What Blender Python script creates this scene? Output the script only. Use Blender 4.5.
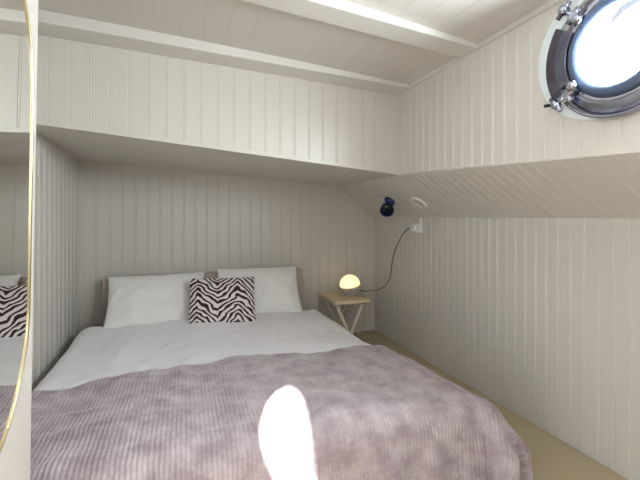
import bpy, bmesh, math, random
import numpy as np
from mathutils import Vector, Matrix

for o in list(bpy.data.objects):
    bpy.data.objects.remove(o, do_unlink=True)
scene = bpy.context.scene
COL = scene.collection

# ------------------------------------------------------------------ scale
U = 1.15          # one survey unit in metres
EYE = 1.40        # eye height above the cabin floor
def M(x, y, z):
    """survey units, heights measured from the eye level -> metres"""
    return Vector((x * U, y * U, EYE + z * U))

# ------------------------------------------------------------------ camera
cam_data = bpy.data.cameras.new('camera')
cam_data.sensor_width = 36
cam_data.lens = 388 / 640 * 36
cam_data.shift_y = -22 / 640
cam_data.clip_start = 0.02
cam = bpy.data.objects.new('camera', cam_data)
cam.location = (0, 0, EYE)
cam.rotation_euler = (math.radians(90), 0, math.radians(-19.2))
COL.objects.link(cam)
scene.camera = cam

# ------------------------------------------------------------------ world, sun, daylight and added lamps
world = bpy.data.worlds.new('sky')
scene.world = world
world.use_nodes = True
bg = world.node_tree.nodes['Background']
bg.inputs['Color'].default_value = (0.90, 0.95, 1.0, 1)
bg.inputs['Strength'].default_value = 1.7

def aim(o, d):
    o.rotation_euler = Vector(d).to_track_quat('-Z', 'Y').to_euler()

sun_data = bpy.data.lights.new('sun', 'SUN')
sun_data.energy = 18
sun_data.angle = math.radians(0.6)
sun_data.color = (1.0, 0.95, 0.88)
sun = bpy.data.objects.new('sun', sun_data)
SUN_DIR = (0.66, 1.10, -1.19)
aim(sun, SUN_DIR)
sun.location = M(-1.5, -1.8, 2.6)
COL.objects.link(sun)

def area(name, loc, d, sx, sy, power, color, shape='RECTANGLE'):
    l = bpy.data.lights.new(name, 'AREA')
    l.shape = shape
    l.size = sx
    l.size_y = sy
    l.energy = power
    l.color = color
    o = bpy.data.objects.new(name, l)
    o.location = loc
    aim(o, d)
    COL.objects.link(o)
    return o

area('added_rear_light', M(0.55, -1.97, 0.22), (-0.05, 1, -0.08), 1.5, 1.0, 6, (1.0, 0.95, 0.87))  # added fill from behind, set at an unseen window
area('daylight_right_porthole', M(1.262, 0.775, 0.505), (-1, 0.5, -0.3), 0.42, 0.42, 70, (0.86, 0.93, 1.0), 'DISK')
area('added_near_light', M(1.262, -0.42, 0.505), (-0.8, 0.9, -0.75), 0.29, 0.29, 62, (0.90, 0.95, 1.0), 'DISK')  # added light at an unseen second porthole behind the camera
area('added_left_light', M(-0.46, 0.13, 0.50), (1, 2.0, 0.2), 0.40, 0.40, 5, (0.84, 0.92, 1.0), 'DISK')  # added fill aimed at the far corner through an unseen opening
area('added_side_light', M(-1.5, -0.42, 0.0), (1, 0.42, -0.1), 0.9, 0.9, 4, (0.50, 0.74, 1.0))  # added bluish light beyond an unseen side opening

scene.view_settings.view_transform = 'Standard'
scene.view_settings.look = 'None'
scene.view_settings.gamma = 1
scene.view_settings.use_curve_mapping = False
scene.view_settings.exposure = 0.20

# ------------------------------------------------------------------ materials
def mat(name, col, rough=0.5, metal=0.0, noise=None, bump=None, sheen=0.0, spec=None, coat=0.0):
    m = bpy.data.materials.new(name)
    m.use_nodes = True
    nt = m.node_tree
    b = nt.nodes['Principled BSDF']
    b.inputs['Base Color'].default_value = (*col, 1)
    b.inputs['Roughness'].default_value = rough
    b.inputs['Metallic'].default_value = metal
    if spec is not None:
        b.inputs['Specular IOR Level'].default_value = spec
    if sheen:
        b.inputs['Sheen Weight'].default_value = sheen
        b.inputs['Sheen Roughness'].default_value = 0.4
    if coat:
        b.inputs['Coat Weight'].default_value = coat
        b.inputs['Coat Roughness'].default_value = 0.15
    tc = nt.nodes.new('ShaderNodeTexCoord')
    if noise:
        sc, col2, stretch = noise
        mp = nt.nodes.new('ShaderNodeMapping')
        mp.inputs['Scale'].default_value = stretch
        n = nt.nodes.new('ShaderNodeTexNoise')
        n.inputs['Scale'].default_value = sc
        n.inputs['Detail'].default_value = 5
        mx = nt.nodes.new('ShaderNodeMix')
        mx.data_type = 'RGBA'
        mx.inputs['A'].default_value = (*col, 1)
        mx.inputs['B'].default_value = (*col2, 1)
        nt.links.new(tc.outputs['Object'], mp.inputs['Vector'])
        nt.links.new(mp.outputs['Vector'], n.inputs['Vector'])
        nt.links.new(n.outputs['Fac'], mx.inputs['Factor'])
        nt.links.new(mx.outputs['Result'], b.inputs['Base Color'])
    if bump:
        sc, st, dist = bump
        n = nt.nodes.new('ShaderNodeTexNoise')
        n.inputs['Scale'].default_value = sc
        n.inputs['Detail'].default_value = 4
        bp = nt.nodes.new('ShaderNodeBump')
        bp.inputs['Strength'].default_value = st
        bp.inputs['Distance'].default_value = dist
        nt.links.new(tc.outputs['Object'], n.inputs['Vector'])
        nt.links.new(n.outputs['Fac'], bp.inputs['Height'])
        nt.links.new(bp.outputs['Normal'], b.inputs['Normal'])
    return m

PAINT = (0.68, 0.65, 0.592)
M_wall = mat('cream_satin_paint', PAINT, 0.32, noise=(3.0, (0.66, 0.63, 0.575), (1, 1, 0.3)), bump=(14, 0.06, 0.01))
M_ceil = mat('ceiling_paint', (0.66, 0.63, 0.585), 0.40, noise=(3.0, (0.64, 0.61, 0.56), (1, 0.3, 1)))
M_trim = mat('white_gloss_paint', (0.70, 0.68, 0.635), 0.34)
M_floor = mat('wood_floor', (0.42, 0.33, 0.22), 0.45, noise=(8, (0.34, 0.25, 0.16), (1, 6, 1)))
M_ledge = mat('sand_paint', (0.50, 0.42, 0.28), 0.45, noise=(4, (0.46, 0.38, 0.245), (1, 1, 1)))
M_duvet = mat('white_cotton', (0.90, 0.88, 0.92), 0.85, sheen=0.2, bump=(60, 0.12, 0.004), spec=0.2)
M_pillow = mat('white_pillowcase', (0.86, 0.85, 0.82), 0.85, sheen=0.15, bump=(50, 0.12, 0.004), spec=0.2)
M_mattress = mat('mattress_ticking', (0.16, 0.16, 0.18), 0.9)
M_uphol = mat('taupe_upholstery', (0.52, 0.45, 0.40), 0.9, noise=(120, (0.44, 0.37, 0.33), (1, 1, 1)), bump=(300, 0.3, 0.002), sheen=0.2)
M_wood = mat('pale_pine', (0.82, 0.70, 0.46), 0.5, noise=(14, (0.74, 0.60, 0.38), (8, 1, 1)))
M_leg = mat('pale_pine_leg', (0.84, 0.78, 0.66), 0.5, noise=(14, (0.78, 0.70, 0.56), (1, 1, 8)))
M_gold = mat('brushed_brass', (0.72, 0.61, 0.36), 0.28, 1.0)
M_mirror = mat('mirror_silver', (0.90, 0.91, 0.89), 0.0, 1.0)
M_chrome = mat('polished_chrome', (0.52, 0.54, 0.62), 0.10, 1.0, noise=(9, (0.36, 0.38, 0.48), (1, 1, 1)))  # dark bluish reflections of the surroundings are put into the chrome colour
M_darkchrome = mat('dark_reflection_chrome', (0.20, 0.20, 0.25), 0.28, 1.0, noise=(30, (0.10, 0.10, 0.15), (1, 1, 1)), bump=(60, 0.3, 0.004))  # the chrome's darker reflection, put into the colour
M_gasket = mat('blue_grey_rim', (0.13, 0.18, 0.29), 0.30, 0.6)
M_black = mat('black_plastic', (0.012, 0.012, 0.014), 0.4)
M_white = mat('white_plastic', (0.90, 0.90, 0.88), 0.4)
M_whitering = mat('glossy_white', (0.80, 0.86, 0.88), 0.18)
M_navy = mat('navy_enamel', (0.02, 0.035, 0.16), 0.3)
M_lens = mat('dark_lens', (0.004, 0.008, 0.02), 0.15)
M_lampgrey = mat('lamp_grey', (0.50, 0.47, 0.43), 0.5)
M_cord = mat('grey_brown_cord', (0.15, 0.13, 0.115), 0.6)
M_puck = mat('puck_cover', (0.60, 0.56, 0.49), 0.5)

def blanket_material():
    m = mat('mauve_ribbed_plush', (0.40, 0.325, 0.335), 0.9, sheen=0.5, spec=0.1)
    nt = m.node_tree
    b = nt.nodes['Principled BSDF']
    b.inputs['Sheen Roughness'].default_value = 0.55
    b.inputs['Sheen Tint'].default_value = (0.95, 0.88, 0.90, 1)
    uv = nt.nodes.new('ShaderNodeUVMap')
    n = nt.nodes.new('ShaderNodeTexNoise')
    n.inputs['Scale'].default_value = 9
    n.inputs['Detail'].default_value = 8
    n.inputs['Roughness'].default_value = 0.7
    r = nt.nodes.new('ShaderNodeValToRGB')
    r.color_ramp.elements[0].position = 0.38
    r.color_ramp.elements[0].color = (0.30, 0.235, 0.255, 1)
    r.color_ramp.elements[1].position = 0.64
    r.color_ramp.elements[1].color = (0.53, 0.46, 0.485, 1)
    n2 = nt.nodes.new('ShaderNodeTexNoise')
    n2.inputs['Scale'].default_value = 260
    n2.inputs['Detail'].default_value = 3
    bp = nt.nodes.new('ShaderNodeBump')
    bp.inputs['Strength'].default_value = 0.5
    bp.inputs['Distance'].default_value = 0.004
    nt.links.new(uv.outputs['UV'], n.inputs['Vector'])
    nt.links.new(uv.outputs['UV'], n2.inputs['Vector'])
    nt.links.new(n.outputs['Fac'], r.inputs['Fac'])
    nt.links.new(r.outputs['Color'], b.inputs['Base Color'])
    nt.links.new(n2.outputs['Fac'], bp.inputs['Height'])
    nt.links.new(bp.outputs['Normal'], b.inputs['Normal'])
    return m
M_blanket = blanket_material()

def zebra_material():
    m = mat('zebra_print', (0.8, 0.75, 0.75), 0.8, spec=0.2)
    nt = m.node_tree
    N = nt.nodes.new
    L = nt.links.new
    b = nt.nodes['Principled BSDF']
    uv = N('ShaderNodeUVMap')
    sep = N('ShaderNodeSeparateXYZ')
    L(uv.outputs['UV'], sep.inputs['Vector'])
    def math_(op, a, c=None):
        x = N('ShaderNodeMath')
        x.operation = op
        for i, v in enumerate((a, c)):
            if v is None: continue
            if isinstance(v, (int, float)): x.inputs[i].default_value = v
            else: L(v, x.inputs[i])
        return x.outputs[0]
    nz = N('ShaderNodeTexNoise')
    nz.inputs['Scale'].default_value = 3.2
    nz.inputs['Detail'].default_value = 1.0
    L(uv.outputs['UV'], nz.inputs['Vector'])
    nz2 = N('ShaderNodeTexNoise')
    nz2.inputs['Scale'].default_value = 10
    nz2.inputs['Detail'].default_value = 0.5
    L(uv.outputs['UV'], nz2.inputs['Vector'])
    # zig-zag: stripes lean one way on the left, the other way right of centre
    dx = math_('ABSOLUTE', math_('SUBTRACT', sep.outputs['X'], 0.42))
    dx2 = math_('ABSOLUTE', math_('SUBTRACT', dx, 0.30))
    slope = math_('MULTIPLY', dx2, 11.0)
    ph = math_('ADD', math_('MULTIPLY', sep.outputs['Y'], 9.5), slope)
    ph = math_('ADD', ph, math_('MULTIPLY', nz.outputs['Fac'], 2.6))
    ph = math_('ADD', ph, math_('MULTIPLY', nz2.outputs['Fac'], 0.8))
    w = math_('SINE', math_('MULTIPLY', ph, 2 * math.pi * 0.92))
    w = math_('ADD', w, math_('MULTIPLY', math_('SUBTRACT', nz2.outputs['Fac'], 0.5), 1.8))
    r = N('ShaderNodeValToRGB')
    r.color_ramp.elements[0].position = 0.44
    r.color_ramp.elements[0].color = (0.045, 0.022, 0.030, 1)
    r.color_ramp.elements[1].position = 0.56
    r.color_ramp.elements[1].color = (0.78, 0.71, 0.70, 1)
    L(math_('ADD', math_('MULTIPLY', w, 0.5), 0.5), r.inputs['Fac'])
    L(r.outputs['Color'], b.inputs['Base Color'])
    return m
M_zebra = zebra_material()

def emission(name, col, s):
    m = bpy.data.materials.new(name)
    m.use_nodes = True
    b = m.node_tree.nodes['Principled BSDF']
    b.inputs['Base Color'].default_value = (0.9, 0.85, 0.7, 1)
    b.inputs['Emission Color'].default_value = (*col, 1)
    b.inputs['Emission Strength'].default_value = s
    return m
M_glow = emission('warm_lit_opal', (1.0, 0.72, 0.36), 1.0)

M_added_glow = emission('added_lamp_glow', (1.0, 0.95, 0.88), 1.5)  # glow for the added, unseen ceiling fixture

def glass_material():
    m = bpy.data.materials.new('window_glass')
    m.use_nodes = True
    nt = m.node_tree
    nt.nodes.clear()
    out = nt.nodes.new('ShaderNodeOutputMaterial')
    t = nt.nodes.new('ShaderNodeBsdfTransparent')
    t.inputs['Color'].default_value = (0.96, 0.98, 0.98, 1)
    g = nt.nodes.new('ShaderNodeBsdfGlossy')
    g.inputs['Roughness'].default_value = 0.02
    mx = nt.nodes.new('ShaderNodeMixShader')
    mx.inputs['Fac'].default_value = 0.05
    nt.links.new(t.outputs[0], mx.inputs[1])
    nt.links.new(g.outputs[0], mx.inputs[2])
    nt.links.new(mx.outputs[0], out.inputs['Surface'])
    return m
M_glass = glass_material()

# ------------------------------------------------------------------ mesh helpers
ORG = {}          # object name -> world origin

def link(name, verts, faces, material, parent=None, smooth=False, uvs=None, bevel=0.0, origin=None, recalc=True):
    """one mesh object; verts are world coordinates"""
    v = np.array([tuple(p) for p in verts], dtype=float)
    if parent is not None and origin is None:
        org = np.array(ORG[parent.name])
    elif origin is not None:
        org = np.array(tuple(origin))
    else:
        lo, hi = v.min(0), v.max(0)
        org = np.array([(lo[0] + hi[0]) / 2, (lo[1] + hi[1]) / 2, lo[2]])
    me = bpy.data.meshes.new(name)
    me.from_pydata((v - org).tolist(), [], [tuple(f) for f in faces])
    if uvs is not None:
        ul = me.uv_layers.new(name='UVMap')
        idx = np.empty(len(me.loops), dtype=np.int32)
        me.loops.foreach_get('vertex_index', idx)
        ul.data.foreach_set('uv', np.asarray(uvs, dtype=np.float32)[idx].ravel())
    if recalc:
        bm = bmesh.new()
        bm.from_mesh(me)
        bmesh.ops.recalc_face_normals(bm, faces=bm.faces)
        bm.to_mesh(me)
        bm.free()
    me.materials.append(material)
    if smooth:
        me.polygons.foreach_set('use_smooth', [True] * len(me.polygons))
    me.update()
    o = bpy.data.objects.new(name, me)
    COL.objects.link(o)
    if parent is not None:
        o.parent = parent
        o.location = Vector(org) - Vector(ORG[parent.name])
    else:
        o.location = org
    ORG[o.name] = tuple(org)
    if bevel:
        b = o.modifiers.new('bevel', 'BEVEL')
        b.width = bevel
        b.segments = 3
        b.limit_method = 'ANGLE'
        b.angle_limit = math.radians(40)
    return o

def thing(name, loc, label, cat, group=None):
    o = bpy.data.objects.new(name, None)
    o.empty_display_size = 0.05
    o.location = loc
    COL.objects.link(o)
    ORG[o.name] = tuple(loc)
    tag(o, label, cat, group)
    return o

def tag(o, label, cat, group=None):
    o['label'] = label
    o['category'] = cat
    if group:
        o['group'] = group
    return o

def struct(o):
    o['kind'] = 'structure'
    return o

class MB:
    def __init__(s):
        s.v, s.f = [], []
    def add(s, vs, fs):
        n = len(s.v)
        s.v += [tuple(p) for p in vs]
        s.f += [tuple(i + n for i in f) for f in fs]
    def hexa(s, p):
        s.add(p, [(0, 1, 2, 3), (7, 6, 5, 4), (0, 4, 5, 1), (1, 5, 6, 2), (2, 6, 7, 3), (3, 7, 4, 0)])
    def box(s, a, b, R=None, c=None):
        a, b = Vector(a), Vector(b)
        p = [Vector((x, y, z)) for z in (a.z, b.z) for x, y in ((a.x, a.y), (b.x, a.y), (b.x, b.y), (a.x, b.y))]
        if R is not None:
            p = [R @ (q - c) + c for q in p]
        s.hexa(p)
    def bar(s, p, q, w, h, up=(0, 0, 1)):
        p, q = Vector(p), Vector(q)
        d = (q - p).normalized()
        side = d.cross(Vector(up)).normalized()
        u2 = side.cross(d).normalized()
        c = []
        for e in (p, q):
            for i, j in ((-1, -1), (1, -1), (1, 1), (-1, 1)):
                c.append(e + side * (i * w / 2) + u2 * (j * h / 2))
        s.hexa(c)
    def tube(s, pts, r, n=12, cap=True):
        pts = [Vector(p) for p in pts]
        rs = r if isinstance(r, (list, tuple)) else [r] * len(pts)
        t0 = (pts[1] - pts[0]).normalized()
        nrm = t0.orthogonal().normalized()
        vs, fs = [], []
        for i, p in enumerate(pts):
            t = (pts[min(i + 1, len(pts) - 1)] - pts[max(i - 1, 0)]).normalized()
            nrm = (nrm - t * nrm.dot(t)).normalized()
            bn = t.cross(nrm)
            for k in range(n):
                a = 2 * math.pi * k / n
                vs.append(p + (nrm * math.cos(a) + bn * math.sin(a)) * rs[i])
        for i in range(len(pts) - 1):
            for k in range(n):
                fs.append((i * n + k, i * n + (k + 1) % n, (i + 1) * n + (k + 1) % n, (i + 1) * n + k))
        if cap:
            fs.append(tuple(range(n))[::-1])
            fs.append(tuple((len(pts) - 1) * n + k for k in range(n)))
        s.add(vs, fs)
    def lathe(s, prof, c, axis, n=48, closed=False, a0=0.0, a1=2 * math.pi):
        """prof: (radius, height along axis)"""
        ax = Vector(axis).normalized()
        e1 = Vector((0, 0, 1)) if abs(ax.z) < 0.9 else Vector((1, 0, 0))
        e1 = (e1 - ax * e1.dot(ax)).normalized()
        e2 = ax.cross(e1)
        c = Vector(c)
        full = abs(a1 - a0 - 2 * math.pi) < 1e-6
        cols = n if full else n + 1
        vs, fs = [], []
        m = len(prof)
        for k in range(cols):
            a = a0 + (a1 - a0) * k / n
            for r, h in prof:
                vs.append(c + ax * h + (e1 * math.cos(a) + e2 * math.sin(a)) * max(r, 1e-5))
        for k in range(n):
            k2 = (k + 1) % cols
            for i in range(m if closed else m - 1):
                j = (i + 1) % m
                fs.append((k * m + i, k2 * m + i, k2 * m + j, k * m + j))
        if not full and closed:
            fs.append(tuple(range(m)))
            fs.append(tuple((cols - 1) * m + i for i in range(m))[::-1])
        s.add(vs, fs)
    def build(s, name, material, parent=None, **k):
        return link(name, s.v, s.f, material, parent, **k)

def spline(pts, per=10):
    P = [Vector(p) for p in pts]
    P = [P[0] * 2 - P[1]] + P + [P[-1] * 2 - P[-2]]
    out = []
    for i in range(1, len(P) - 2):
        a, b, c, d = P[i - 1:i + 3]
        for k in range(per):
            t = k / per
            out.append(0.5 * ((2 * b) + (c - a) * t + (2 * a - 5 * b + 4 * c - d) * t * t + (3 * b - a - 3 * c + d) * t ** 3))
    out.append(P[-2])
    return out

def beadboard(name, P, La, n, nb=1, pitch=0.094, th=0.022, material=None, first=0.0, gs=1.0, gd=0.0028):
    """tongue-and-groove boarding: P(a, b) in metres, a across the boards, b along them, n = room side"""
    n = Vector(n).normalized()
    prof = [(0.0, 0.0)]
    x = pitch * 0.5 + first
    while x < La - 0.015:
        if x > 0.015:
            prof += [(x - 0.0085 * gs, 0.0), (x - 0.0055 * gs, -gd), (x - 0.0030 * gs, -0.0004),
                     (x + 0.0030 * gs, -0.0004), (x + 0.0055 * gs, -gd), (x + 0.0085 * gs, 0.0)]
        x += pitch
    prof.append((La, 0.0))
    m = len(prof)
    vs, fs = [], []
    for j in range(nb + 1):
        for a, d in prof:
            vs.append(P(a / La, j / nb) + n * d)
    off = len(vs)
    for j in range(nb + 1):
        for a, d in prof:
            vs.append(P(a / La, j / nb) - n * th)
    for j in range(nb):
        for i in range(m - 1):
            q = (j * m + i, j * m + i + 1, (j + 1) * m + i + 1, (j + 1) * m + i)
            fs.append(q)
            fs.append(tuple(k + off for k in q[::-1]))
    for i in range(m - 1):
        fs.append((i + 1, i, i + off, i + 1 + off))
        t = nb * m + i
        fs.append((t, t + 1, t + 1 + off, t + off))
    for j in range(nb):
        a, b = j * m, (j + 1) * m
        fs.append((a, b, b + off, a + off))
        a, b = j * m + m - 1, (j + 1) * m + m - 1
        fs.append((b, a, a + off, b + off))
    return struct(link(name, vs, fs, material or M_wall))

def cut_round(o, c, axis, r):
    mb = MB()
    mb.lathe([(0, -0.2), (r, -0.2), (r, 0.2), (0, 0.2)], c, axis, n=64)
    k = mb.build('cutter', M_wall)
    md = o.modifiers.new('hole', 'BOOLEAN')
    md.operation = 'DIFFERENCE'
    md.solver = 'EXACT'
    md.object = k
    bpy.context.view_layer.update()
    dg = bpy.context.evaluated_depsgraph_get()
    me = bpy.data.meshes.new_from_object(o.evaluated_get(dg))
    o.modifiers.clear()
    o.data = me
    bpy.data.objects.remove(k, do_unlink=True)

def cut_box(o, a, b):
    mb = MB(); mb.box(a, b)
    k = mb.build('cutter', M_wall)
    md = o.modifiers.new('hole', 'BOOLEAN')
    md.operation = 'DIFFERENCE'
    md.solver = 'EXACT'
    md.object = k
    bpy.context.view_layer.update()
    dg = bpy.context.evaluated_depsgraph_get()
    me = bpy.data.meshes.new_from_object(o.evaluated_get(dg))
    o.modifiers.clear()
    o.data = me
    bpy.data.objects.remove(k, do_unlink=True)

# ------------------------------------------------------------------ the shell (survey units)
FLOOR = -EYE / U
XR, XL, YB, YC, XC = 1.57, -0.68, 3.05, 2.05, 1.21     # hull wall, left wall, end wall, coaming, right coaming
YREAR = -2.0
XP, YP = -0.350, 1.135                                  # partition on the left and its free end
def zceil(x): return 0.8365 - 0.0575 * x - 0.010 * x * x
def zbeam(x): return 0.790 - 0.045 * x
def zcoam_back(x): return 0.362 - 0.0858 * x            # lower edge of the coaming over the bed
def zcoam_right(y): return 0.258 - 0.0571 * (2.05 - max(y, 0.4))
def zsoff_back(x): return 0.350 - 0.070 * x
def lerp(a, b, t): return a + (b - a) * t

mb = MB(); mb.box(M(-0.8, YREAR, FLOOR) - Vector((0, 0, 0.05)), M(1.7, 3.15, FLOOR))
struct(mb.build('floor', M_floor))

def ceil_P(a, b):
    x, y = lerp(-0.375, 1.26, a), lerp(YREAR - 0.03, YC + 0.02, b)
    return M(x, y, zceil(x))
def ceil_corner_P(a, b):
    x, y = lerp(-0.74, -0.375, a), lerp(YP - 0.07, YC + 0.02, b)
    return M(x, y, zceil(x))
beadboard('ceiling_corner', ceil_corner_P, 0.365 * U, (0, 0, -1), nb=1, material=M_ceil, pitch=0.115, gd=0.0014)
beadboard('ceiling', ceil_P, 1.635 * U, (0, 0, -1), nb=1, material=M_ceil, pitch=0.115, gd=0.0014)

def back_P(a, b): return M(lerp(XL - 0.02, XR + 0.02, a), YB, lerp(FLOOR, 0.42, b))
beadboard('wall_back', back_P, (XR - XL + 0.04) * U, (0, -1, 0))
def upper_P(a, b):
    x = lerp(XL - 0.02, XC + 0.015, a)
    return M(x, YC, lerp(zcoam_back(x), zceil(x) + 0.01, b))
beadboard('wall_back_upper', upper_P, (XC - XL + 0.035) * U, (0, -1, 0))
def right_P(a, b): return M(XR, lerp(YREAR, YB, a), lerp(FLOOR, 0.012, b))
beadboard('wall_right', right_P, (YB - YREAR) * U, (-1, 0, 0), pitch=0.068, gs=0.9, gd=0.0024)
def coam_P(a, b):
    y = lerp(YREAR, YC + 0.015, a)
    return M(XC, y, lerp(zcoam_right(y), zceil(XC) + 0.012, b))
PORT = M(XC, 0.775, 0.505)
coam = beadboard('wall_right_upper', coam_P, (YC + 0.015 - YREAR) * U, (-1, 0, 0), nb=4, pitch=0.072, gs=0.9, gd=0.0024)
cut_round(coam, PORT, (1, 0, 0), 0.150)
ADDED_PORT = M(XC, -0.42, 0.505)  # unseen porthole, added as a further light source
cut_round(coam, ADDED_PORT, (1, 0, 0), 0.150)
def left_P(a, b): return M(XL, lerp(YP - 0.06, YB, a), lerp(FLOOR, 0.90, b))
beadboard('wall_left', left_P, (YB - YP + 0.06) * U, (1, 0, 0), pitch=0.094, gs=1.9, gd=0.006)

# soffits under the side decks
def soff_b(a, b):
    y = lerp(YC - 0.02 / U, YB, a)
    x = lerp(XL - 0.02, lerp(XC, 1.24, a), b)
    return M(x, y, lerp(zcoam_back(x), zsoff_back(x), a))
beadboard('ceiling_alcove', soff_b, (YB - YC) * U, (0, 0, -1), nb=6)
def soff_r(a, b):
    y = lerp(YREAR, YB, a)
    if y < YC: x0, z0 = XC, zcoam_right(y)
    else:
        t = (y - YC) / (YB - YC)
        x0, z0 = XC + 0.03 * t, 0.258 + 0.005 * t
    return M(lerp(x0 - 0.004, XR + 0.012, b), y, lerp(z0 + 0.002, -0.008, b))
beadboard('ceiling_side', soff_r, (YB - YREAR) * U, (-0.56, 0, -0.83), nb=1, pitch=0.068, gs=0.9, gd=0.0022)

# deck beams
def beam(name, y0, y1, skew, xl=-0.72):
    v = []
    n = 8
    for i in range(n + 1):
        x = lerp(xl, XC + 0.004, i / n)
        s = skew * (x - XC)
        zb, zt = zbeam(x), zceil(x) + 0.004
        if zb > zt - 0.012: zb = zt - 0.012
        v += [M(x, y0 + s, zb), M(x, y1 + s, zb), M(x, y1 + s, zt), M(x, y0 + s, zt)]
    f = []
    for i in range(n):
        for k in range(4):
            a, b = i * 4 + k, i * 4 + (k + 1) % 4
            f.append((a, b, b + 4, a + 4))
    f += [(0, 1, 2, 3), tuple(n * 4 + k for k in (3, 2, 1, 0))]
    return struct(link(name, v, f, M_trim, bevel=0.004))
beam('trim_1', 1.905, YC, 0.0)
beam('trim_2', 1.363, 1.478, 0.066, -0.715)
beam('trim_3', 0.72, 0.84, 0.066, -0.37)

# cornice along the right coaming
mb = MB()
mb.hexa([M(XC - 0.012, YREAR, 0.735), M(XC + 0.004, YREAR, 0.735), M(XC + 0.004, YC, 0.735), M(XC - 0.012, YC, 0.735),
         M(XC - 0.012, YREAR, 0.760), M(XC + 0.004, YREAR, 0.760), M(XC + 0.004, YC, 0.760), M(XC - 0.012, YC, 0.760)])
struct(mb.build('trim_5', M_wall))

# partition that carries the mirror (leans a hair, like everything afloat)
LEAN, TURN = 0.0145, 0.010
def part_x(y, z): return XP + LEAN * z + TURN * (YP - y) * 1.0
def part_P(a, b):
    y, z = lerp(YREAR, YP, a), lerp(FLOOR, zceil(XP) + 0.01, b)
    return M(part_x(y, z), y, z)
def partition():
    v = []
    for y in (YREAR, YP):
        for z in (FLOOR, zceil(XP) + 0.012):
            v += [M(part_x(y, z), y, z), M(part_x(y, z) - 0.03, y, z)]
    f = [(0, 2, 6, 4), (1, 5, 7, 3), (0, 4, 5, 1), (2, 3, 7, 6), (0, 1, 3, 2), (4, 6, 7, 5)]
    return struct(link('wall_partition', v, f, M_wall))
pw = partition()
ADDED_LPORT = M(part_x(0.13, 0.5) - 0.01, 0.13, 0.50)  # unseen round opening, added to throw the sun patch on the bed
cut_round(pw, ADDED_LPORT, (1, 0, 0), 0.225 * U)
mb = MB(); mb.box(M(XL - 0.02, YP - 0.06, FLOOR), M(XP - 0.032, YP - 0.04, 0.90))
struct(mb.build('wall_partition_return', M_trim))

cut_box(pw, M(-0.6, -0.70, FLOOR - 0.1), M(-0.2, 0.38, 0.08))  # unseen side opening, added so bluish light reaches the right wall
# rear wall; its unseen window is added to let in light
mb = MB()
wx0, wx1, wz0, wz1 = 0.0, 1.1, -0.15, 0.60
y0, y1 = YREAR - 0.04, YREAR
mb.box(M(-0.8, y0, FLOOR), M(wx0, y1, 0.92)); mb.box(M(wx1, y0, FLOOR), M(1.66, y1, 0.92))
mb.box(M(wx0, y0, FLOOR), M(wx1, y1, wz0)); mb.box(M(wx0, y0, wz1), M(wx1, y1, 0.92))
struct(mb.build('wall_rear', M_trim))
mb = MB()
for a, b in (((wx0, wz0), (wx1, wz0 + .03)), ((wx0, wz1 - .03), (wx1, wz1)), ((wx0, wz0 + .03), (wx0 + .03, wz1 - .03)), ((wx1 - .03, wz0 + .03), (wx1, wz1 - .03))):
    mb.box(M(a[0], y0, a[1]), M(b[0], y1 + 0.01, b[1]))
win = struct(mb.build('added_window_1', M_trim))
mb = MB(); mb.box(M(wx0 + .03, y0 + .018, wz0 + .03), M(wx1 - .03, y0 + .022, wz1 - .03))
mb.build('added_window_pane', M_glass, win)

# hull ledge along the right wall
mb = MB(); mb.box(M(1.36, 2.45, FLOOR), M(XR - 0.001, YB - 0.001, -0.98)); mb.box(M(1.215, YREAR, FLOOR), M(XR - 0.001, 2.45, -0.98))
struct(mb.build('trim_6', M_ledge, bevel=0.006))

# ------------------------------------------------------------------ bed
BX0, BX1, BY0, BY1 = -0.50, 0.95, 1.22, 2.885
bed = thing('bed', M(0.225, 2.05, FLOOR), 'double bed with a low taupe upholstered headboard, against the boarded end wall', 'bed')
mb = MB(); mb.box(M(BX0, BY0, 0) * 1 + Vector((0, 0, 0.10 - EYE)), Vector((BX1 * U, BY1 * U, 0.32)))
mb.build('bed_base', M_uphol, bed, bevel=0.015)
mb = MB(); mb.box(Vector((BX0 * U, BY0 * U, 0.32)), Vector((BX1 * U, BY1 * U, 0.548)))
mb.build('mattress', M_mattress, bed, bevel=0.04, smooth=True)
mb = MB(); mb.box(Vector((-0.52 * U, 2.89 * U, 0.10)), Vector((0.87 * U, 2.985 * U, EYE - 0.395 * U)))
mb.build('headboard', M_uphol, bed, bevel=0.02, smooth=True)
for x in (BX0 + 0.08, BX1 - 0.08):
    for y in (BY0 + 0.1, BY1 - 0.1):
        mb = MB(); mb.tube([(x * U, y * U, 0.0), (x * U, y * U, 0.10)], [0.022, 0.028])
        mb.build('leg', M_black, bed, smooth=False)

# ------------------------------------------------------------------ bedding
rng = np.random.default_rng(7)
def waves(x, y, scale, n=9, seed=1, an=(1, 1)):
    r = np.random.default_rng(seed)
    z = np.zeros_like(x)
    for k in range(n):
        th = r.uniform(0, math.pi)
        f = 2 * math.pi / scale * r.uniform(0.6, 1.7)
        z += np.sin(f * (math.cos(th) * x * an[0] + math.sin(th) * y * an[1]) + r.uniform(0, 6.28)) * r.uniform(0.5, 1)
    return z / math.sqrt(n)

def creases(x, y, scale, seed, an=(1, 1), sharp=3.0):
    w = waves(x + 0.03 * waves(x, y, scale * 1.5, 6, seed + 50), y, scale, 5, seed, an)
    return np.exp(-sharp * np.abs(w))

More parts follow.
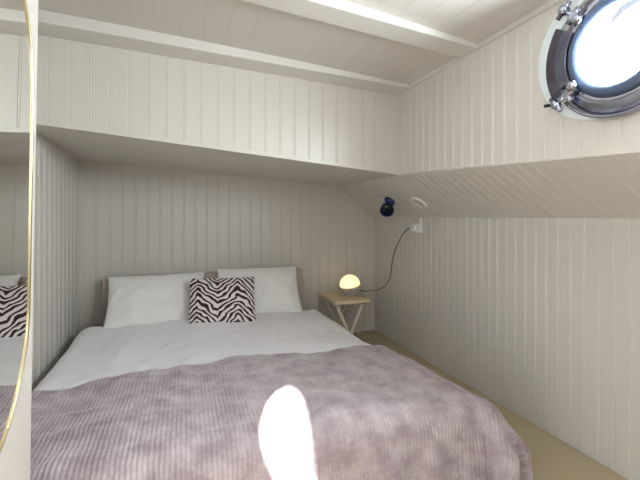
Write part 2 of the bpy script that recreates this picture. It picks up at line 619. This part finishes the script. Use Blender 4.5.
def drape(s, t, x0, x1, y0, y1, r, ztop, top_noise, foot_flare=0.0):
    """lay a cloth (flat coords s, t in metres) over a rounded slab; head end y1 stays open"""
    xi0, xi1, yi0 = x0 + r, x1 - r, y0 + r
    qx = np.clip(s, xi0, xi1)
    qy = np.clip(t, yi0, y1)
    dx, dy = s - qx, t - qy
    L = np.hypot(dx, dy)
    Ls = np.maximum(L, 1e-9)
    ux, uy = dx / Ls, dy / Ls
    a = np.minimum(L / r, math.pi / 2)
    rest = np.maximum(L - r * math.pi / 2, 0)
    corner = np.clip(np.abs(ux * uy) * 2, 0, 1)
    right_corner = corner * (ux > 0)
    ang = np.arctan2(uy, ux)
    along = np.where(np.abs(ux) > np.abs(uy), t, s)
    fold = 0.018 * np.sin(along * 21 + 2.0 * np.sin(along * 7)) * np.minimum(rest / 0.12, 1)
    fold = np.where((s < 0), fold * 0.2, fold)
    fold += right_corner * 0.022 * np.sin(ang * 9) * np.minimum(rest / 0.1, 1)
    fl = foot_flare * right_corner * np.minimum(L / 0.30, 1) ** 1.2
    h = r * np.sin(a) + rest * 0.06 * (s > 0) + fold * (L > 0) + fl
    v = r * (1 - np.cos(a)) + rest * 0.985 - fl * 0.25
    # head end: small turn-down
    he = np.maximum(t - y1, 0)
    h = np.where(he > 0, he, h)
    v = np.where(he > 0, np.minimum(he, 0.05) ** 2 * 12, v)
    X = qx + ux * h
    Y = qy + uy * h
    fade = np.clip(1 - L / (2 * r), 0, 1)
    Z = ztop - v + top_noise * (0.25 + 0.75 * fade)
    return np.stack([X, Y, Z], -1)

def surf_normals(P):
    du = np.gradient(P, axis=0)
    dv = np.gradient(P, axis=1)
    n = np.cross(du, dv)
    n /= np.maximum(np.linalg.norm(n, axis=-1, keepdims=True), 1e-9)
    flip = np.where(n[..., 2:3].mean() < 0, -1, 1)
    return n * flip

def grid_faces(nu, nv):
    i, j = np.meshgrid(np.arange(nu - 1), np.arange(nv - 1), indexing='ij')
    a = i * nv + j
    return np.stack([a, a + nv, a + nv + 1, a + 1], -1).reshape(-1, 4).tolist()

def cloth(name, P, S, T, material, thick):
    nu, nv = P.shape[:2]
    o = link(name, P.reshape(-1, 3), grid_faces(nu, nv), material, smooth=True,
             uvs=np.stack([S, T], -1).reshape(-1, 2), recalc=False)
    md = o.modifiers.new('thickness', 'SOLIDIFY')
    md.thickness = thick
    md.offset = -1
    return o

DX0, DY0, DY1 = -0.625 * U, 1.165 * U, 2.70 * U
ZT = EYE - 0.690 * U
def dx1(t): return (1.10 - 0.135 * np.clip((t / U - 1.3) / 1.4, 0, 1)) * U
def bed_bulge(s, t):
    c = (s / U - 0.22) / 0.80
    return 0.035 * np.clip((t / U - 2.2) / 0.4, 0, 1) + 0.022 * (1 - np.clip(c * c, 0, 1)) - 0.006 + 0.010 * waves(s, t, 0.55, 8, 3)

# duvet
s = np.linspace(DX0 - 0.20, dx1(np.array(1.3 * U)) + 0.26, 190)
t = np.linspace(DY0 - 0.22, DY1 + 0.05, 170)
S, T = np.meshgrid(s, t, indexing='ij')
nz = bed_bulge(S, T) + 0.004 * waves(S, T, 0.16, 8, 11) + 0.006 * creases(S, T, 0.5, 21, (1.0, 0.45), 5)
P = drape(S, T, DX0, dx1(T), DY0, DY1, 0.085, ZT - 0.014, nz)
duvet = cloth('duvet', P, S, T, M_duvet, 0.028)
tag(duvet, 'plain white duvet spread over the bed between pillows and mauve throw', 'duvet')

# ribbed throw over the foot half
pitch = 0.0165
s = np.arange(DX0 - 0.17, float(dx1(np.array(1.2 * U))) + 0.40, pitch / 6)
tt = np.linspace(0, 1, 210)
S, TT = np.meshgrid(s, tt, indexing='ij')
edge = (1.835 + 0.055 * np.clip((S / U - 0.2) / 0.8, -1, 1) + 0.014 * np.sin(S * 4.1 + 0.6) + 0.02 * np.sin(S * 1.9 + 2.2)) * U
bottom = DY0 - 0.40
T = bottom + (edge - bottom) * TT
nz = bed_bulge(S, T) + 0.004 * waves(S, T, 0.16, 8, 11) + 0.004 + 0.007 * creases(S, T, 0.42, 33, (0.35, 1.0), 4) \
    + 0.003 * waves(S, T, 0.20, 8, 41)
lip = np.exp(-((edge - T) / 0.03) ** 2)
P = drape(S, T, DX0 - 0.012, dx1(T) + 0.014, DY0 - 0.012, 9.0, 0.095, ZT + 0.006, nz + 0.004 * lip, 0.13)
N = surf_normals(P)
wob = 0.0016 * waves(S, T, 0.10, 6, 61)
rib = np.abs(np.sin(math.pi * (S + wob) / pitch)) ** 0.7
cross = 0.72 + 0.28 * np.abs(np.sin(math.pi * T / 0.014 + 0.6 * np.sin(math.pi * S / pitch * 2)))
P = P + N * (0.0062 * rib * cross)[..., None]
throw = cloth('throw_blanket', P, S, T, M_blanket, 0.004)
tag(throw, 'mauve ribbed plush throw covering the foot half of the bed', 'blanket')

# ------------------------------------------------------------------ pillows
def pillow(name, c, w, h, th, tilt, yaw, material, seed, roll=0.0, n=56, sag=0.0, pinch=0.05):
    a = np.sin(np.linspace(-math.pi / 2, math.pi / 2, n))
    A, B = np.meshgrid(a, a, indexing='ij')
    Rm = Matrix.Rotation(yaw, 3, 'Z') @ Matrix.Rotation(tilt, 3, 'X') @ Matrix.Rotation(roll, 3, 'Z')
    R = np.array(Rm)
    vs, uv, fs = [], [], []
    for side in (1, -1):
        x = w / 2 * A * (1 - pinch * (1 - B ** 2) * np.abs(A) ** 3)
        y = h / 2 * B * (1 - pinch * (1 - A ** 2) * np.abs(B) ** 3)
        prof = ((1 - np.abs(A) ** 2.6) * (1 - np.abs(B) ** 2.6)) ** 0.52
        cre = waves(x * (1 + side * 0.1), y, 0.16, 8, seed) * 0.0045 + creases(x, y, 0.28, seed + 3, (1, 0.6), 4) * 0.010
        z = side * (th / 2 * prof + cre * np.minimum(prof * 1.6, 1)) - sag * (A ** 2) * 0.5
        p = np.stack([x, y - sag * (A * A) * (B > 0), z], -1).reshape(-1, 3) @ R.T + np.array(tuple(c))
        off = len(vs)
        vs += p.tolist()
        uv += np.stack([(A + 1) / 2, (B + 1) / 2], -1).reshape(-1, 2).tolist()
        f = grid_faces(n, n)
        fs += [tuple(i + off for i in (q if side > 0 else q[::-1])) for q in f]
    o = link(name, vs, fs, material, smooth=True, uvs=uv, recalc=False)
    bm = bmesh.new(); bm.from_mesh(o.data)
    bmesh.ops.remove_doubles(bm, verts=bm.verts, dist=0.0004)
    bmesh.ops.recalc_face_normals(bm, faces=bm.faces)
    bm.to_mesh(o.data); bm.free()
    return o

PG = 'white pillows against the headboard'
p1 = pillow('pillow', M(-0.172, 2.765, -0.535), 0.70, 0.42, 0.14, math.radians(56), 0.0, M_pillow, 5, 0.01)
tag(p1, 'white pillow left of the zebra cushion, leaning on the headboard', 'pillow', PG)
p2 = pillow('pillow', M(0.510, 2.775, -0.522), 0.68, 0.42, 0.14, math.radians(58), 0.02, M_pillow, 9, -0.015)
tag(p2, 'white pillow right of the zebra cushion, on the table side', 'pillow', PG)
p3 = pillow('cushion', M(0.233, 2.600, -0.538), 0.485, 0.36, 0.12, math.radians(62), -0.04, M_zebra, 14, -0.02, pinch=0.03)
tag(p3, 'brown and white zebra print cushion in front of two white pillows', 'cushion')

# ------------------------------------------------------------------ tray table
TX0, TX1, TY0, TY1, TZ = 1.035, 1.325, 2.64, 3.02, -0.615
tab = thing('tray_table', M((TX0 + TX1) / 2, (TY0 + TY1) / 2, FLOOR), 'small pale pine folding tray table with crossed legs in the corner beside the bed', 'side table')
mb = MB(); mb.box(M(TX0, TY0, TZ - 0.024), M(TX1, TY1, TZ))
mb.build('tabletop', M_wood, tab, bevel=0.005)
for y in (TY0 + 0.05, TY1 - 0.07):
    for k, (xa, xb) in enumerate(((TX0 + 0.03, TX1 - 0.005), (TX1 - 0.03, TX0 + 0.005))):
        yy = y + 0.016 * k
        mb = MB(); mb.bar(M(xa, yy, TZ - 0.028), M(xb, yy, FLOOR) + Vector((0, 0, 0.008)), 0.026, 0.014, up=(0, 1, 0))
        mb.build('leg', M_leg, tab, bevel=0.002)
for x in (TX0 + 0.035, TX1 - 0.035):
    mb = MB(); mb.bar(M(x, TY0 + 0.02, TZ - 0.033), M(x, TY1 - 0.03, TZ - 0.033), 0.022, 0.02)
    mb.build('rail', M_leg, tab, bevel=0.002)

# ------------------------------------------------------------------ globe lamp with cord
LR = 0.082 * U
LC = M(1.237, 2.83, TZ) + Vector((0, 0, LR * 1.02))
lamp = thing('table_lamp', M(1.237, 2.83, TZ), 'small globe lamp with lit warm dome on the pine tray table', 'lamp')
ax = Vector((-0.20, -0.10, 0.97)).normalized()
half = 0.02
prof = [(0.0, 1.0 * LR)] + [(LR * math.sin(a), LR * math.cos(a)) for a in np.linspace(0.08, math.pi / 2 - half, 20)] + [(0.0, LR * math.sin(half))]
mb = MB(); mb.lathe(prof, LC, ax, n=48)
mb.build('lamp_shade', M_glow, lamp, smooth=True)['label'] = 'glowing warm dome'
prof = [(0.0, LR * 0.0)] + [(LR * 1.015 * math.sin(a), LR * 1.015 * math.cos(a)) for a in np.linspace(math.pi / 2, math.pi - 0.05, 20)] + [(0.0, -LR * 1.0)]
mb = MB(); mb.lathe(prof, LC, ax, n=48)
mb.build('lamp_base', M_lampgrey, lamp, smooth=True)
mb = MB(); mb.lathe([(0, 0), (LR * .5, 0), (LR * .55, .006), (LR * .5, .012), (0, .012)], M(1.237, 2.83, TZ), (0, 0, 1), n=32)
mb.build('foot', M_lampgrey, lamp, smooth=False)
cordpts = [LC + Vector((LR * 0.85, -0.02, -LR * 0.5)), M(1.365, 2.81, TZ + 0.030), M(1.46, 2.85, -0.592), M(1.535, 2.86, -0.580), M(1.556, 2.82, -0.545),
           M(1.558, 2.760, -0.470), M(1.558, 2.735, -0.375), M(1.558, 2.70, -0.28), M(1.558, 2.62, -0.172), M(1.556, 2.53, -0.096), M(1.550, 2.455, -0.074), M(1.545, 2.42, -0.072)]
mb = MB(); mb.tube(spline(cordpts, 10), 0.0042, n=8)
cord = mb.build('power_cord', M_cord, lamp, smooth=True)
mb = MB(); mb.box(M(1.530, 2.378, -0.092), M(1.556, 2.422, -0.054))
mb.build('plug', M_white, cord, bevel=0.004)

sock = thing('wall_socket', M(XR, 2.375, -0.105), 'white wall socket on the right wall under the soffit, lamp plugged in', 'socket')
mb = MB(); mb.box(M(XR - 0.018, 2.325, -0.103), M(XR + 0.0, 2.435, -0.040))
mb.build('socket_plate', M_white, sock, bevel=0.004)
mb = MB(); mb.lathe([(0, 0), (0.014, 0), (0.014, 0.003), (0, 0.003)], M(XR - 0.018, 2.350, -0.072), (-1, 0, 0), n=24)
mb.build('outlet', M_white, sock)
mb = MB(); mb.box(M(XR - 0.012, 2.335, -0.038), M(XR, 2.352, 0.0))
mb.build('cable_cover', M_white, sock, bevel=0.002)

# ------------------------------------------------------------------ reading spot and puck light on the sloping soffit
SN = Vector((-0.565, 0, -0.825)).normalized()
def on_soffit(x, y): return M(x, y, 0.260 - (x - 1.22) * 0.742)
b0 = on_soffit(1.395, 2.47)
spot = thing('spotlight', b0, 'navy blue swivel reading spotlight mounted on the sloping soffit above the lamp', 'spotlight')
mb = MB(); mb.lathe([(0, 0), (0.046, 0), (0.048, 0.008), (0.044, 0.028), (0.024, 0.035), (0, 0.035)], b0, SN, n=32)
mb.build('mount', M_navy, spot, smooth=True)
hd = Vector((-0.42, -0.80, -0.42)).normalized()
hc = b0 + SN * 0.075 + Vector((0.012, 0.0, -0.012))
mb = MB(); mb.tube([b0 + SN * 0.024, b0 + SN * 0.040, hc - hd * 0.01], 0.009)
mb.build('swivel_arm', M_navy, spot, smooth=True)
mb = MB(); mb.lathe([(0, -0.045), (0.034, -0.045), (0.048, -0.030), (0.054, 0.0), (0.057, 0.035), (0.052, 0.035), (0.048, 0.026), (0, 0.026)], hc, hd, n=40)
head = mb.build('spot_head', M_navy, spot, smooth=False)
mb = MB(); mb.lathe([(0, 0.027), (0.049, 0.027), (0.040, 0.031), (0, 0.033)], hc, hd, n=40)
mb.build('lens', M_lens, head, smooth=True)
mb = MB(); mb.tube(spline([b0 + SN * 0.012 + Vector((-0.02, 0.02, 0)), on_soffit(1.385, 2.56) + SN * 0.006, on_soffit(1.365, 2.67) + SN * 0.005], 6), 0.004, n=8)
mb.build('cable', M_white, spot, smooth=True)['label'] = 'short white cable'

c0 = on_soffit(1.432, 2.155)
puck = thing('downlight', c0, 'round flush downlight with white rim on the sloping soffit, right of the blue spotlight', 'light')
mb = MB(); mb.lathe([(0.050, 0.0), (0.066, 0.0), (0.066, 0.006), (0.060, 0.013), (0.053, 0.013), (0.050, 0.008)], c0, SN, n=48, closed=True)
mb.build('rim', M_white, puck, smooth=False)
mb = MB(); mb.lathe([(0, 0.0), (0.051, 0.0), (0.051, 0.007), (0, 0.009)], c0, SN, n=48)
mb.build('diffuser', M_puck, puck, smooth=False)

# ------------------------------------------------------------------ pill-shaped mirror on the partition
def mirror():
    yc, hw, zt, zb = 0.778, 0.312, 0.30, -0.20
    def outline(grow):
        r = hw + grow
        pts = [(yc + r * math.cos(a), zt + r * math.sin(a)) for a in np.linspace(0, math.pi, 40)]
        pts += [(yc + r * math.cos(a), zb + r * math.sin(a)) for a in np.linspace(math.pi, 2 * math.pi, 40)]
        return pts
    def at(p, d): return M(part_x(p[0], p[1]) + d, p[0], p[1])
    base = at((yc, zb - hw - 0.01), 0.0)
    root = thing('wall_mirror', base, 'tall pill-shaped wall mirror in a thin brass frame on the left partition', 'mirror')
    o, i = outline(0.0), outline(-0.008)
    n = len(o)
    v = [at(p, 0.001) for p in o] + [at(p, 0.009) for p in o] + [at(p, 0.009) for p in i] + [at(p, 0.001) for p in i]
    f = []
    for k in range(n):
        k2 = (k + 1) % n
        for r in range(4):
            r2 = (r + 1) % 4
            f.append((r * n + k, r * n + k2, r2 * n + k2, r2 * n + k))
    link('mirror_frame', v, f, M_gold, root, bevel=0.002)
    g = outline(-0.007)
    v = [at(p, 0.006) for p in g] + [at(p, 0.002) for p in g]
    f = [tuple(range(n)), tuple(range(2 * n - 1, n - 1, -1))] + [(k, (k + 1) % n, n + (k + 1) % n, n + k) for k in range(n)]
    link('mirror_glass', v, f, M_mirror, root)
mirror()

# ------------------------------------------------------------------ porthole in the right coaming
def porthole(name, c, inward, R, label, detail):
    """R = clear glass radius"""
    root = thing(name, c - Vector((0, 0, R * 2.2)), label, 'porthole')
    ax = Vector(inward)
    mb = MB(); mb.lathe([(R * 1.45, 0.0), (R * 1.94, 0.0), (R * 1.96, 0.004), (R * 1.92, 0.010), (R * 1.7, 0.012), (R * 1.45, 0.012)], c + Vector((0, 0.066 * U, 0.030)), ax, n=72, closed=True)  # white ring, off-centre behind the chrome frame
    mb.build('offset_ring', M_whitering, root, smooth=False)['label'] = 'wide white ring set off-centre behind the frame'
    mb = MB(); mb.lathe([(R * 1.20, -0.075), (R * 1.20, 0.014), (R * 1.24, 0.030), (R * 1.34, 0.040), (R * 1.52, 0.036), (R * 1.72, 0.026), (R * 1.80, 0.016), (R * 1.82, 0.010), (R * 1.5, 0.006), (R * 1.30, -0.075)], c, ax, n=72, closed=True)
    mb.build('frame_ring', M_chrome, root, smooth=True)
    mb = MB(); mb.lathe([(R * 1.0, 0.036), (R * 1.03, 0.048), (R * 1.12, 0.056), (R * 1.24, 0.054), (R * 1.31, 0.042), (R * 1.31, 0.036)], c, ax, n=72, closed=True)
    sash = mb.build('sash_ring', M_gasket, root, smooth=True)
    mb = MB(); mb.lathe([(0, 0.040), (R * 1.04, 0.040), (R * 1.04, 0.046), (0, 0.046)], c, ax, n=72)
    mb.build('glass_pane', M_glass, sash, smooth=False)
    if not detail: return root
    e_y, e_z = Vector((0, 1, 0)), Vector((0, 0, 1))
    # hinge plate hugging the ring on the bed side, dark reflection in its colour
    mb = MB()
    aa = math.radians
    # angle measured from +z towards +y in the wall plane
    def pt(r, a, d): return c + e_z * (r * math.cos(a)) + e_y * (r * math.sin(a)) + ax * d
    n = 14
    vs, fs = [], []
    for k in range(n + 1):
        a = aa(56) + aa(60) * k / n
        for r, d in ((R * 1.33, 0.012), (R * 1.33, 0.050), (R * 1.62, 0.058), (R * 2.0, 0.046), (R * 2.05, 0.012)):
            vs.append(pt(r, a, d))
    for k in range(n):
        for i in range(5):
            j = (i + 1) % 5
            fs.append((k * 5 + i, k * 5 + j, k * 5 + 5 + j, k * 5 + 5 + i))
    fs += [(0, 1, 2, 3, 4), tuple(n * 5 + i for i in (4, 3, 2, 1, 0))]
    mb.add(vs, fs)
    mb.build('hinge_plate', M_darkchrome, root, bevel=0.004)
    # two dog latches: eye bolt, lug, wing nut
    for a in (aa(127), aa(42)):
        d = e_z * math.cos(a) + e_y * math.sin(a)
        tgt = ax.cross(d).normalized()
        mb = MB()
        mb.bar(pt(R * 1.26, a, 0.060), pt(R * 1.66, a, 0.060), 0.030, 0.014, up=tuple(ax))
        mb.lathe([(0, 0.0), (0.017, 0.0), (0.019, 0.010), (0.012, 0.020), (0, 0.022)], pt(R * 1.30, a, 0.062), ax, n=24)
        lug = mb.build('latch_lug', M_chrome, root, bevel=0.003)
        mb = MB()
        mb.tube([pt(R * 1.60, a, 0.052) - tgt * 0.030, pt(R * 1.60, a, 0.052) + tgt * 0.030], 0.011, n=16)
        mb.tube([pt(R * 1.55, a, 0.055), pt(R * 1.90, a, 0.066)], [0.010, 0.008], n=16)
        mb.build('eye_bolt', M_chrome, lug, smooth=True)
        mb = MB()
        p = pt(R * 1.92, a, 0.066)
        mb.lathe([(0, -0.012), (0.017, -0.012), (0.020, 0.0), (0.016, 0.012), (0, 0.014)], p, d, n=24)
        mb.tube([p - tgt * 0.034, p + tgt * 0.034], [0.009, 0.009], n=12)
        mb.build('wing_nut', M_chrome, lug, smooth=True)
        if a > 2:
            mb = MB(); mb.tube([pt(R * 1.86, a, 0.056), pt(R * 1.86, a, 0.056) + e_y * 0.062 + e_z * 0.006], 0.0065, n=12)
            mb.build('handle', M_black, lug, smooth=True)['label'] = 'black pin handle'
    # retaining rod along the lower edge
    mb = MB()
    mb.tube([pt(R * 1.80, aa(x), 0.034) for x in np.linspace(128, 230, 30)], 0.006, n=10)
    mb.build('stay_rod', M_chrome, root, smooth=True)
    return root
porthole('porthole', PORT, (-1, 0, 0), 0.132, 'round chrome porthole with latches, high on the right wall, bright daylight behind', True)

# ------------------------------------------------------------------ unseen ceiling lamp, added to brighten the cabin
cl = M(0.80, 0.20, zceil(0.80) - 0.004)
clamp = thing('added_ceiling_lamp', cl, 'round ceiling lamp with white rim, out of view, added as fill light', 'lamp')
mb = MB(); mb.lathe([(0.205, 0), (0.225, 0), (0.225, 0.03), (0.215, 0.038), (0.205, 0.036)], cl, (0, 0, -1), n=64, closed=True)
mb.build('rim', M_white, clamp)
mb = MB(); mb.lathe([(0, 0), (0.206, 0), (0.206, 0.028), (0.12, 0.034), (0, 0.036)], cl, (0, 0, -1), n=64)
mb.build('diffuser', M_added_glow, clamp, smooth=False)
area('added_ceiling_light', cl - Vector((0, 0, 0.042)), (-0.1, 0.35, -1), 0.40, 0.40, 4, (1.0, 0.97, 0.93), 'DISK')  # added lamp below the unseen fixture, fills the cabin
porthole('porthole', ADDED_PORT, (-1, 0, 0), 0.132, 'unseen plain round porthole on the right wall, added as a light source', False)
